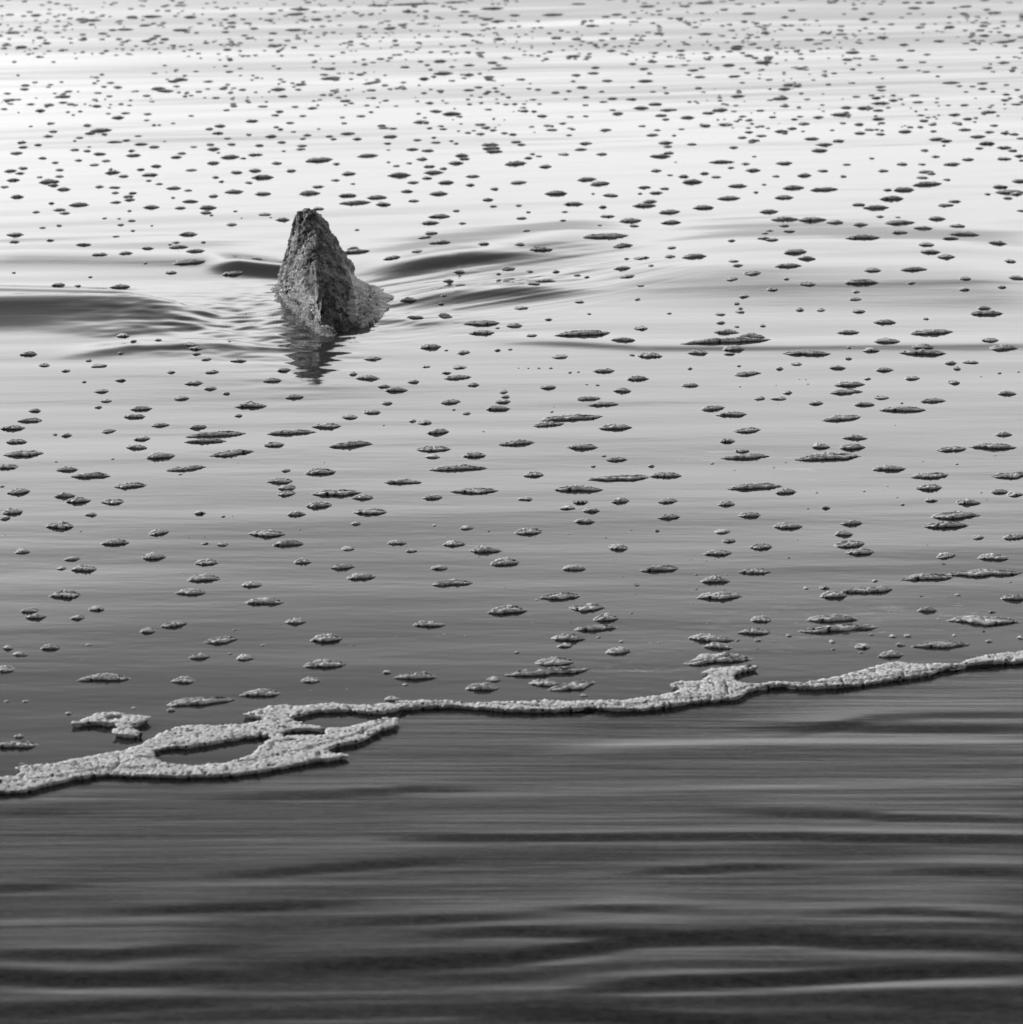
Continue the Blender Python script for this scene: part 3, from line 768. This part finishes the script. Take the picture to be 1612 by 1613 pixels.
VIEWS.append(((536, 536), 540 / 1612, """
425,30,105,8 580,57,70 740,47,35 800,43,28 500,47,25 155,87,95 405,125,50 562,128,78 500,153,52 130,177,120 550,174,140,8 345,195,60,6 207,216,65 262,231,115 625,208,62 1033,76,85 1372,68,28 1455,70,125 1240,141,110,6 1400,178,112 975,218,85 1325,233,90 768,240,48 777,262,48 765,286,82 742,316,122 520,287,105,6 220,291,60 150,332,85,8 42,354,85,6 340,374,42 395,381,75,5 1165,271,125,8 1235,297,160 460,427,115 1090,362,310,18 980,392,160,10 1295,405,165,5 830,480,180 440,508,175 435,545,80 630,538,115,6 1140,499,150 1300,557,110 1240,541,30 555,598,285,10 910,628,105 1190,589,30 1463,587,38 1310,645,310,14 1530,632,160,5 295,663,190 1120,697,240 105,737,110,6 435,737,100 630,708,245,6 870,745,80 1130,758,80 1070,790,85,4 1180,800,85 1317,756,95 1540,755,105 1545,829,115 1150,849,105 140,806,170,4 75,862,50 595,881,72 885,895,140 1490,894,32 268,950,98 537,955,115 685,983,155 38,977,72 335,987,62 775,1041,145,14 465,1065,85 1308,972,98 1100,1070,120 100,1112,145 525,1138,215,8 1500,1072,190 1030,1198,205 1395,1147,32 785,1267,195,10 1165,1254,180 1250,1303,125 420,1332,165 1205,1350,215,14 1075,1397,165 1055,1433,82 1310,1462,130 1010,1508,190 970,1555,425,30 355,1580,215,6 228,1560,40 830,1466,35 725,1590,80
995,333,26 945,312,12 1005,312,14 595,340,45 535,323,24 205,396,18 675,427,18 60,160,50 445,870,28 470,908,16 700,897,20 505,922,16 370,922,16 285,922,12 125,946,12 60,946,12 1075,910,22 1055,916,14 970,914,14 915,921,14 650,1017,16 1285,1031,16 1330,1111,18 775,1161,16 925,1217,26 1035,1278,16 1370,1280,26 1085,1324,22 905,1327,18 490,1382,20 460,1388,16 590,1388,16 265,1391,16 140,1396,12 530,1417,16 60,1430,26 170,1503,14 1215,1393,30 1325,1414,32 1390,1193,16 1250,926,20 1370,891,16 1430,1390,18 1500,1420,22 1570,1280,20 1460,1422,16 510,1475,16 600,1475,16 910,1466,16 1160,208,20 1210,210,24 935,131,20 990,130,24 885,131,16 840,131,16 1080,150,26 1120,148,20
"""))
VIEWS.append(((1072, 536), 540 / 1612, """
215,8,430 80,57,100 250,41,105 230,63,60 595,59,230 895,48,85 970,8,130 790,84,40 1140,35,110 1140,58,230 1520,37,140 1455,5,90 790,38,28 545,110,60 1270,105,65 1365,103,85 45,131,30 275,119,25 467,132,40 738,127,80 960,137,88 1300,131,40 315,155,130,14 45,209,90 880,179,42 795,205,150,8 778,241,165 1090,175,80 1285,195,62 505,245,52 372,271,62 460,271,85 945,267,80 865,299,105 1185,281,130 1535,249,95 638,293,75,4 1045,323,225,4 155,317,125,10 240,345,155 755,362,195,20 315,421,135,10 220,470,82 820,456,130 660,496,95 810,499,130,6 290,515,80 305,543,240,10 690,543,325,14 1520,440,90 1275,508,150,10 1470,497,230 980,598,172,5 1170,632,185,18 1560,630,190,16 350,686,270,14 495,710,110 1170,688,130,6 1500,708,90,6 1575,722,80,8 215,768,88 1180,751,70 1355,761,120 683,784,48 325,820,110 1295,821,235,10 1250,867,220,4 505,870,145,5 805,857,112,4 768,908,92 200,898,82 228,939,72 795,955,150,14 845,994,140 378,966,115 1400,926,70 1570,925,120 175,998,140,8 1250,1014,105 1470,1020,150 1238,1050,28 345,1082,170 165,1126,145 1160,1112,265,18 1430,1090,370 185,1202,225 75,1101,25 720,1192,130,8 830,1172,170 930,1170,140,12 590,1162,30 675,1158,50 1160,1265,95 1570,1208,130 380,1310,100 715,1307,255,10 345,1368,165,10 745,1352,385,25 1430,1315,360,-16 145,1398,225,-10 175,1436,150 1225,1430,285,14 985,1475,130,12 170,1497,340,30 860,1437,85 1035,1428,50 1600,1396,40 915,1128,35 1305,1195,35 1465,1274,40
440,1415,20 480,1432,18 545,1330,18 510,1385,36 365,1408,40 270,1410,26 365,1452,22 985,1272,22 990,1296,14 1070,1388,40 1000,1390,40 720,1450,30 715,1414,36 815,1415,20 900,1382,32 1215,1308,24 575,1274,16 680,1264,18 180,1260,16 215,1268,14 280,1282,14 125,1330,18 55,1240,20 50,1268,14 60,1160,20 55,1185,16 150,1100,20 215,1100,20 75,1166,24 205,1170,24 120,1035,18 160,1030,16 50,1030,18 100,1052,14 550,938,16 645,930,14 655,950,12 510,1023,22 635,1003,14 690,1035,14 775,1037,14 1160,962,18 1065,1026,14 640,715,22 865,708,22 975,683,18 955,703,14 1020,738,16 1045,772,28 600,792,20 495,570,18 150,575,26 440,595,16 255,608,16 1010,398,16 1300,578,24 1480,540,18 460,298,14 450,210,14 600,205,18 280,217,18 560,182,14 590,182,14 1415,170,16 1500,152,26 1590,146,20 1040,293,22 1140,566,16 1415,714,20 1440,748,18 1550,1136,26 1310,1236,20 1130,1198,30 1425,1366,24 1450,1412,40 1290,1386,28 850,1466,30
"""))
VIEWS.append(((0, 1050), 660 / 1612, """
400,42,215,8 705,50,100 775,130,270,18 1000,100,170,8 1198,50,85 60,298,180 75,263,45 25,130,28 100,130,32 265,178,34 515,157,24 660,165,40 1195,90,14 1335,84,14 1510,122,65 1490,20,40 85,372,30 1560,68,30
"""))
VIEWS.append(((600, 980), 1012 / 1612, """
255,162,85 410,150,80 480,158,130,20 430,97,95 510,182,24 290,142,30
"""))

patches = []
for (ox, oy), k, txt in VIEWS:
    for item in txt.split():
        v = [float(q) for q in item.split(',')]
        patches.append((ox + v[0] * k, oy + v[1] * k, v[2] * k, (v[3] * k if len(v) > 3 else None)))
# drop doubles where the views overlap
uniq = []
for p in sorted(patches, key=lambda p: -p[2]):
    if any(abs(p[0] - q[0]) < max(5, 0.35 * q[2]) and abs(p[1] - q[1]) < 2.6 for q in uniq):
        continue
    uniq.append(p)
patches = uniq


def patch_mesh(px, py, w, tilt, seed, rings, segs):
    """one patch of foam: a low cushion with bulging rim, pointed ends and bubbly top; returns V, Q, T, centre, half length"""
    r = random.Random(seed)
    if py < 330:
        w *= 1.12
    if tilt is None:
        tilt = w * r.uniform(-0.01, 0.07)
    y0 = float(ground(px, py)[1]); k = ppm(y0)
    a0 = w / 2 / k
    h = min(0.0098 if py < 560 else 0.0074, 0.0033 + 0.135 * a0) * r.uniform(0.85, 1.2)
    if py < 330:
        h *= 1.12
    if a0 < 0.012:
        h = 0.5 * a0
    py_b = py + 0.38 * h * k
    lx, ly = ground(px - w / 2, py_b + tilt / 2); rx, ry = ground(px + w / 2, py_b - tilt / 2)
    cx, cy = float(lx + rx) / 2, float(ly + ry) / 2
    ax = np.array([float(rx - lx), float(ry - ly)]); a = np.hypot(*ax) / 2; ax /= 2 * a
    nrm = np.array([-ax[1], ax[0]])
    asp = r.uniform(0.33, 0.54) * (0.035 / max(a, 0.022)) ** 0.8 * (0.86 if py > 560 else 1)
    bb = a * asp
    th = np.linspace(0, 2 * math.pi, segs, endpoint=False)
    ct, s_ = np.cos(th), np.sin(th)
    pw = r.uniform(1.35, 2.1)
    ex_ = np.sign(ct) * np.abs(ct) ** 0.85
    of, ob = r.uniform(0.8, 1.15), r.uniform(0.75, 1.25)
    ey_ = np.sign(s_) * np.abs(s_) ** pw * np.where(s_ < 0, of, ob)
    sk = r.uniform(-0.35, 0.35)
    f1, f2 = r.uniform(0, 99), r.uniform(0, 99)
    wig = 1 + 0.34 * perlin(ct * 1.6 + f1, s_ * 1.6 + f2, 41) + 0.26 * perlin(ct * 4 + f1, s_ * 4 + f2, 42) + 0.42 * perlin(ct * 9 + f1, s_ * 9 + f2, 49) + 0.5 * perlin(ex_ * a * 24 + f2, ex_ * 0 + f1, 50)
    wig = np.clip(wig, 0.3, 2)
    meander = 0.9 * bb * perlin(ex_ * a * 22 + f1, ex_ * 0 + f2, 45)
    ox_ = ex_ * a
    oy_ = ey_ * bb * wig * (1 + sk * ex_) + meander
    rim_in = min(0.5 * h / bb, 0.4)
    # profile: foot tucked under, bulge, shoulder, then the top
    prof = [(1 - rim_in * 1.5, 0.0), (1 - rim_in * 0.25, 0.34), (1.0, 0.62), (1 - rim_in * 0.25, 0.86), (1 - rim_in * 1.0, 1.0)]
    for q in range(rings):
        f_ = (1 - rim_in * 1.0) * (1 - (q + 1) / (rings + 0.0001))
        prof.append((f_, 1.0 + 0.10 * (1 - f_)))
    thin = np.clip(1 - np.abs(ex_) ** 3.2 * 0.8, 0.2, 1)
    V = []
    for i, (fr, fz) in enumerate(prof):
        X = ox_ * (1 - (1 - fr) * min(1.0, bb / a * 1.6)) if i < 5 else ox_ * fr
        Yv = (oy_ - meander) * fr + meander * (fr if i >= 5 else 1)
        lump = 1.0
        if i > 0:
            lump = 1 + 0.30 * perlin(X * 50 + f1, Yv * 60 + f2, 43) + 0.38 * perlin(X * 150 + f2, Yv * 190 + f1, 44) + 0.40 * perlin(X * 270 + f2, Yv * 300 + f1, 47)
            if i in (1, 2, 3):
                Yv = Yv + np.sign(s_) * 0.0014 * perlin(X * 170 + f1, Yv * 0 + i, 46) * min(1, a0 / 0.03)
            if i > 3:
                lump = lump * (1 - 0.75 * sstep(0.34, 0.5, perlin(X * 120 + f2, Yv * 130 + f1, 48)))
        Zv = h * fz * thin * lump
        V.append(np.stack([X * ax[0] + Yv * nrm[0], X * ax[1] + Yv * nrm[1], Zv], -1))
    V = np.array(V).reshape(-1, 3)
    V[:, 2] += water_z(V[:, 0] + cx, V[:, 1] + cy) - 0.0012
    nrow = len(prof)
    Q = grid_quads(nrow - 1, segs, wrap=True)
    cen = V[-segs:].mean(0)
    V = np.concatenate([V[:-segs], cen[None]])
    last = (nrow - 2) * segs
    T = np.array([(last + j, last + (j + 1) % segs, len(V) - 1) for j in range(segs)])
    return V, Q, T, (cx, cy), a


N_SINGLE = 296
singles = patches[:N_SINGLE]
rest = patches[N_SINGLE:]

# ---- labels: shape, order, level, column
ROWS = [(0, 205, 'far out to sea'), (205, 330, "beyond rock's tip"), (330, 425, "level with rock's top"), (425, 530, "level with rock's foot"),
        (530, 625, 'just inshore of rock'), (625, 720, 'well inshore of rock'), (720, 815, 'midway from rock to foam line'),
        (815, 915, 'nearer the foam line'), (915, 1010, 'not far behind foam line'), (1010, 1300, 'close behind the foam line')]
COLS = [(-50, 150, "far off rock's lit side"), (150, 430, "off rock's lit side"), (430, 600, 'in line with rock'), (600, 800, "off rock's shaded side"),
        (800, 1000, "well off rock's shaded side"), (1000, 1200, 'behind foam knot'), (1200, 1400, 'past foam knot'), (1400, 1700, 'far past foam knot')]
ORD = ['first', 'second', 'third', 'fourth', 'fifth', 'sixth', 'seventh', 'eighth', 'ninth', 'tenth', 'eleventh', 'twelfth', 'thirteenth', 'fourteenth']
NUM = ['', 'one', 'two', 'three', 'four', 'five', 'six', 'seven', 'eight', 'nine', 'ten', 'eleven', 'twelve', 'thirteen', 'fourteen']


def shape_word(p):
    norm = 12 + 0.046 * p[1]
    q = p[2] / norm
    t = (p[3] or 0) / p[2]
    if q > 1.75:
        return 'very long'
    if q > 1.25:
        return 'long tilted' if t > 0.08 else 'long'
    if q < 0.8:
        return 'small tilted' if t > 0.08 else 'small'
    return 'tilted' if t > 0.08 else 'lens-shaped'


cells = {}
for i, p in enumerate(singles):
    ri = next(k for k, r_ in enumerate(ROWS) if r_[0] <= p[1] < r_[1])
    ci = next(k for k, c_ in enumerate(COLS) if c_[0] <= p[0] < c_[1])
    cells.setdefault((ri, ci), []).append(i)
labels = {}
for (ri, ci), ids in cells.items():
    rowt, colt = ROWS[ri][2], COLS[ci][2]
    byshape = {}
    for i in ids:
        byshape.setdefault(shape_word(singles[i]), []).append(i)
    for sw, mem in byshape.items():
        mem.sort(key=lambda i: singles[i][1])
        for j, i in enumerate(mem):
            if len(mem) == 1:
                o_ = ''
            elif len(mem) == 2:
                o_ = ' seaward' if j == 0 else ' shoreward'
            else:
                o_ = ' ' + ORD[j] + ' from sea'
            lab = f"{sw} foam patch{'' if not o_ else ','}{o_.rstrip(',')}" + (' one,' if len(mem) == 2 else ',') + f" {rowt}, {colt}"
            labels[i] = lab

GROUP = 'foam patches drifting on the shallow water'
for i, p in enumerate(singles):
    nearp = p[1] > 640
    V, Q, T, (cx, cy), a = patch_mesh(*p, seed=1000 + i, rings=6 if nearp else 4, segs=72 if nearp else 44)
    me = mesh_arrays('foam_patch', V, Q, True, T)
    link('foam_patch', me, M_foam, loc=(cx, cy, 0), label=labels[i], category='foam', group=GROUP)

# the small flecks, and the countless far ones
allV, allQ, allT, off = [], [], [], 0
fl = list(rest)
rb = random.Random(9)
for _ in range(420):                                    # the drift goes on to either side of the view
    y_ = rb.uniform(4.9, 13)
    x_ = rb.choice((-1, 1)) * rb.uniform(0.212, 0.62) * y_
    dep = y_ * math.cos(PITCH) + CAM_H * math.sin(PITCH)
    py_ = CY - F * (y_ * math.sin(PITCH) - CAM_H * math.cos(PITCH)) / dep
    if y_ - float(edge_y(x_)) > 0.15:
        fl.append((CX + F * x_ / dep, py_, rb.uniform(0.02, 0.09) * F / dep, None))
r_ = random.Random(3)
tries = 0
while tries < 4600:                                      # specks between the patches, all over the shallows and out beyond the frame
    tries += 1
    y_ = 1 / r_.uniform(1 / 40.0, 1 / 12.8) if r_.random() < 0.6 else 1 / r_.uniform(1 / 40.0, 1 / 17)
    x_ = r_.uniform(-0.36, 0.36) * y_
    dep = y_ * math.cos(PITCH) + CAM_H * math.sin(PITCH)
    px_ = CX + F * x_ / dep
    py_ = CY - F * (y_ * math.sin(PITCH) - CAM_H * math.cos(PITCH)) / dep
    inside = 0 <= px_ < 1612 and py_ >= 0
    if perlin(np.array([x_ * 0.9]), np.array([y_ * 0.35]), 51)[0] < -0.12:
        continue
    fl.append((px_, py_, (r_.uniform(3.6, 10.5) if inside else r_.uniform(8, 22) * 16 / y_), None))
for j, p in enumerate(fl):
    V, Q, T, (cx, cy), a = patch_mesh(*p, seed=5000 + j, rings=1, segs=16)
    V = V + np.array([cx, cy, 0])
    allV.append(V); allQ.append(Q + off); allT.append(T + off); off += len(V)
me = mesh_arrays('foam_flecks', np.concatenate(allV), np.concatenate(allQ), True, np.concatenate(allT))
link('foam_flecks', me, M_foam, kind='stuff')


# ---------------------------------------------------------------- the foam line and the hooked raft, from their outlines
def seg_dist(gx, gy, poly, cap=0.03):
    """distance to a closed outline on a grid, positive inside, cut off at cap"""
    d2 = np.full((len(gy), len(gx)), cap * cap); ins = np.zeros(d2.shape, bool)
    m_ = len(poly)
    for i in range(m_):
        ax_, ay_ = poly[i]; bx, by = poly[(i + 1) % m_]
        ex2, ey2 = bx - ax_, by - ay_
        L2 = ex2 * ex2 + ey2 * ey2 + 1e-12
        i0, i1 = np.searchsorted(gx, [min(ax_, bx) - cap, max(ax_, bx) + cap])
        j0, j1 = np.searchsorted(gy, [min(ay_, by) - cap, max(ay_, by) + cap])
        PX = gx[None, i0:i1]; PY = gy[j0:j1, None]
        t = np.clip(((PX - ax_) * ex2 + (PY - ay_) * ey2) / L2, 0, 1)
        d2[j0:j1, i0:i1] = np.minimum(d2[j0:j1, i0:i1], (PX - ax_ - t * ex2) ** 2 + (PY - ay_ - t * ey2) ** 2)
        j0, j1 = np.searchsorted(gy, [min(ay_, by), max(ay_, by)])
        if j1 > j0:
            xi = ax_ + (gy[j0:j1, None] - ay_) * ex2 / ey2
            ins[j0:j1] ^= gx[None, :] < xi
    return np.where(ins, 1, -1) * np.sqrt(d2)


def foam_raft(name, outline, holes, res, hmax, wrim, **props):
    og = np.stack(ground([p[0] for p in outline], [p[1] for p in outline]), -1)
    hg = [np.stack(ground([p[0] for p in h], [p[1] for p in h]), -1) for h in holes]
    lo, hi = og.min(0) - 0.02, og.max(0) + 0.02
    nx = int((hi[0] - lo[0]) / res[0]) + 1; ny = int((hi[1] - lo[1]) / res[1]) + 1
    gx = lo[0] + np.arange(nx) * res[0]; gy = lo[1] + np.arange(ny) * res[1]
    X, Y = np.meshgrid(gx, gy)
    sd_ = seg_dist(gx, gy, og)
    for h in hg:
        sd_ = np.minimum(sd_, -seg_dist(gx, gy, h))
    sd_ = sd_ + 0.0045 * perlin(X * 55, Y * 55, 61) + 0.0040 * perlin(X * 130, Y * 130, 62)
    t = np.clip(sd_ / wrim, 0, 1)
    Z = hmax * (0.80 + 0.20 * np.sqrt(np.maximum(0, 1 - (1 - t) ** 2)))
    Z *= 1 + 0.34 * perlin(X * 20, Y * 26, 63) + 0.06 * perlin(X * 80, Y * 80, 64) + 0.12 * perlin(X * 180, Y * 180, 65) + 0.13 * perlin(X * 300, Y * 300, 67)
    pit = perlin(X * 62 + 4, Y * 62 + 4, 66)
    Z -= hmax * 0.8 * sstep(0.32, 0.44, pit) * t
    pit = perlin(X * 130 + 4, Y * 130 + 4, 68)
    Z -= hmax * 0.7 * sstep(0.36, 0.46, pit) * t
    ins = sd_ > 0
    cell = ins[:-1, :-1] & ins[1:, :-1] & ins[:-1, 1:] & ins[1:, 1:]
    idx = np.arange(nx * ny).reshape(ny, nx)
    Q = np.stack([idx[:-1, :-1], idx[:-1, 1:], idx[1:, 1:], idx[1:, :-1]], -1)[cell]
    base = np.where(Y > edge_y(X), water_z(X, Y), np.maximum(sand_z(X, Y), -0.002))
    V = np.stack([X, Y, Z + base], -1).reshape(-1, 3)
    # rim: every border edge goes down and in to a foot
    e = np.concatenate([Q[:, [0, 1]], Q[:, [1, 2]], Q[:, [2, 3]], Q[:, [3, 0]]])
    key = np.sort(e, 1); kk = key[:, 0].astype(np.int64) * (nx * ny) + key[:, 1]
    _, first, cnt = np.unique(kk, return_index=True, return_counts=True)
    be = e[first[cnt == 1]]
    gY, gX = np.gradient(sd_, res[1], res[0])
    gl = np.sqrt(gX ** 2 + gY ** 2) + 1e-9
    GX, GY = (gX / gl).ravel(), (gY / gl).ravel()
    bv = np.unique(be)
    # pull the border out to the outline, so that it runs smooth rather than in steps
    s0 = sd_.ravel()[bv]
    V[bv, 0] -= GX[bv] * np.clip(s0, 0, 0.006); V[bv, 1] -= GY[bv] * np.clip(s0, 0, 0.006)
    foot = V[bv].copy()
    foot[:, 0] += GX[bv] * hmax * 1.05; foot[:, 1] += GY[bv] * hmax * 1.05
    foot[:, 2] = base.ravel()[bv] - 0.002
    remap = {int(a_): len(V) + i for i, a_ in enumerate(bv)}
    V = np.concatenate([V, foot])
    RQ = np.array([(b_, a_, remap[int(a_)], remap[int(b_)]) for a_, b_ in be])
    Q = np.concatenate([Q, RQ])
    used = np.unique(Q); nm = np.full(len(V), -1); nm[used] = np.arange(len(used))
    V = V[used]; Q = nm[Q]
    cen = np.array([*og.mean(0), 0.0])
    me = mesh_arrays(name, V - cen, Q)
    return link(name, me, M_foam, loc=cen, **props)


def z2(*pts):
    return [(x * 660 / 1612, 1050 + y * 660 / 1612) for x, y in pts]


def z3(*pts):
    return [(600 + x * 1012 / 1612, 980 + y * 1012 / 1612) for x, y in pts]


def down(pts, d):
    """far edges are seen at the top of the foam: move them to where they stand"""
    return [(x, y + d) for x, y in pts]


line = down(z2((-400, 420), (-100, 402), (0, 395), (60, 390), (100, 382), (180, 378), (250, 365), (330, 348), (400, 335), (470, 325), (530, 305), (590, 275),
               (640, 250), (690, 232), (740, 225), (790, 222), (850, 225), (920, 220), (980, 212), (1015, 204), (1010, 196), (935, 180), (1000, 166), (1040, 152), (1100, 145),
               (1140, 150), (1200, 148), (1280, 140), (1350, 145), (1430, 148), (1500, 140), (1560, 140)), 6.5)
line += down(z3((30, 202), (95, 203), (160, 203), (250, 206), (310, 204), (400, 202), (500, 202)), 3.0)
line += down(z3((600, 198), (640, 190), (700, 183), (745, 175), (750, 165), (722, 158),
                (745, 150), (800, 146), (830, 130), (802, 126), (830, 116), (870, 111), (930, 108), (952, 112)), 6)
line += z3((900, 132), (885, 142), (892, 158))
line += down(z3((950, 155), (1000, 148), (1060, 152), (1130, 140), (1200, 123), (1250, 108), (1300, 98), (1370, 105), (1440, 105), (1480, 92), (1550, 78), (1612, 70),
                (1720, 53), (1960, 26)), 6)
line += z3((1960, 58), (1720, 86), (1612, 104), (1500, 110), (1440, 119), (1400, 127), (1390, 134), (1300, 147), (1200, 162), (1100, 170),
           (1000, 165), (960, 169), (925, 178), (905, 194), (850, 200), (780, 206), (720, 217), (650, 225), (590, 225), (530, 220), (470, 225), (380, 228),
           (310, 227), (260, 222), (180, 216), (100, 219), (40, 223))
line += z2((1540, 176), (1480, 188), (1420, 188), (1370, 181), (1300, 180), (1230, 183), (1170, 194), (1112, 210))
line += down(z2((1150, 213), (1200, 225), (1260, 236), (1330, 236), (1400, 216), (1450, 205), (1490, 197), (1520, 195)), 6)
line += z2((1535, 212), (1528, 238), (1470, 252), (1420, 282), (1380, 299), (1300, 312), (1258, 332))
line += down(z2((1290, 336), (1345, 338)), 4)
line += z2((1362, 352), (1300, 362), (1200, 374), (1100, 394), (1000, 411), (900, 424), (800, 429), (700, 432), (600, 429), (500, 427), (400, 424),
           (300, 437), (220, 454), (150, 474), (100, 486), (50, 489), (0, 491), (-100, 494), (-400, 510))
holes = [z2((590, 335), (640, 324), (720, 322), (800, 310), (880, 294), (960, 282), (1030, 277), (1050, 290)) + down(z2((1000, 312), (970, 340), (920, 360), (850, 372), (760, 378), (680, 378), (630, 370), (600, 352)), 6),
         z2((1075, 270), (1120, 255), (1180, 252), (1240, 256), (1258, 272)) + down(z2((1220, 270), (1150, 269), (1100, 274)), 4),
         z2((-60, 408), (0, 404), (50, 403), (75, 414)) + down(z2((60, 425), (0, 430), (-60, 430)), 5)]
foam_raft('foam_line', line, holes, (0.0018, 0.0026), 0.0083, 0.010,
          label='unbroken line of bubbly foam edging the wash, holes in its broad end', category='foam')
hook = down(z2((262, 224), (320, 205), (380, 180), (440, 182), (520, 190), (586, 202)), 5) + z2((545, 232), (505, 245)) + down(z2((520, 250), (555, 262)), 3) + z2(
    (530, 280), (430, 276)) + down(z2((435, 255), (455, 245)), 2) + z2((440, 235), (350, 230))
foam_raft('foam_raft', hook, [z2((408, 209), (425, 204), (468, 206), (474, 214)) + down(z2((440, 215), (415, 214)), 3)], (0.0018, 0.0026), 0.0095, 0.009,
          label='hooked raft of foam with a small hole, beside the broad end of the foam line', category='foam')
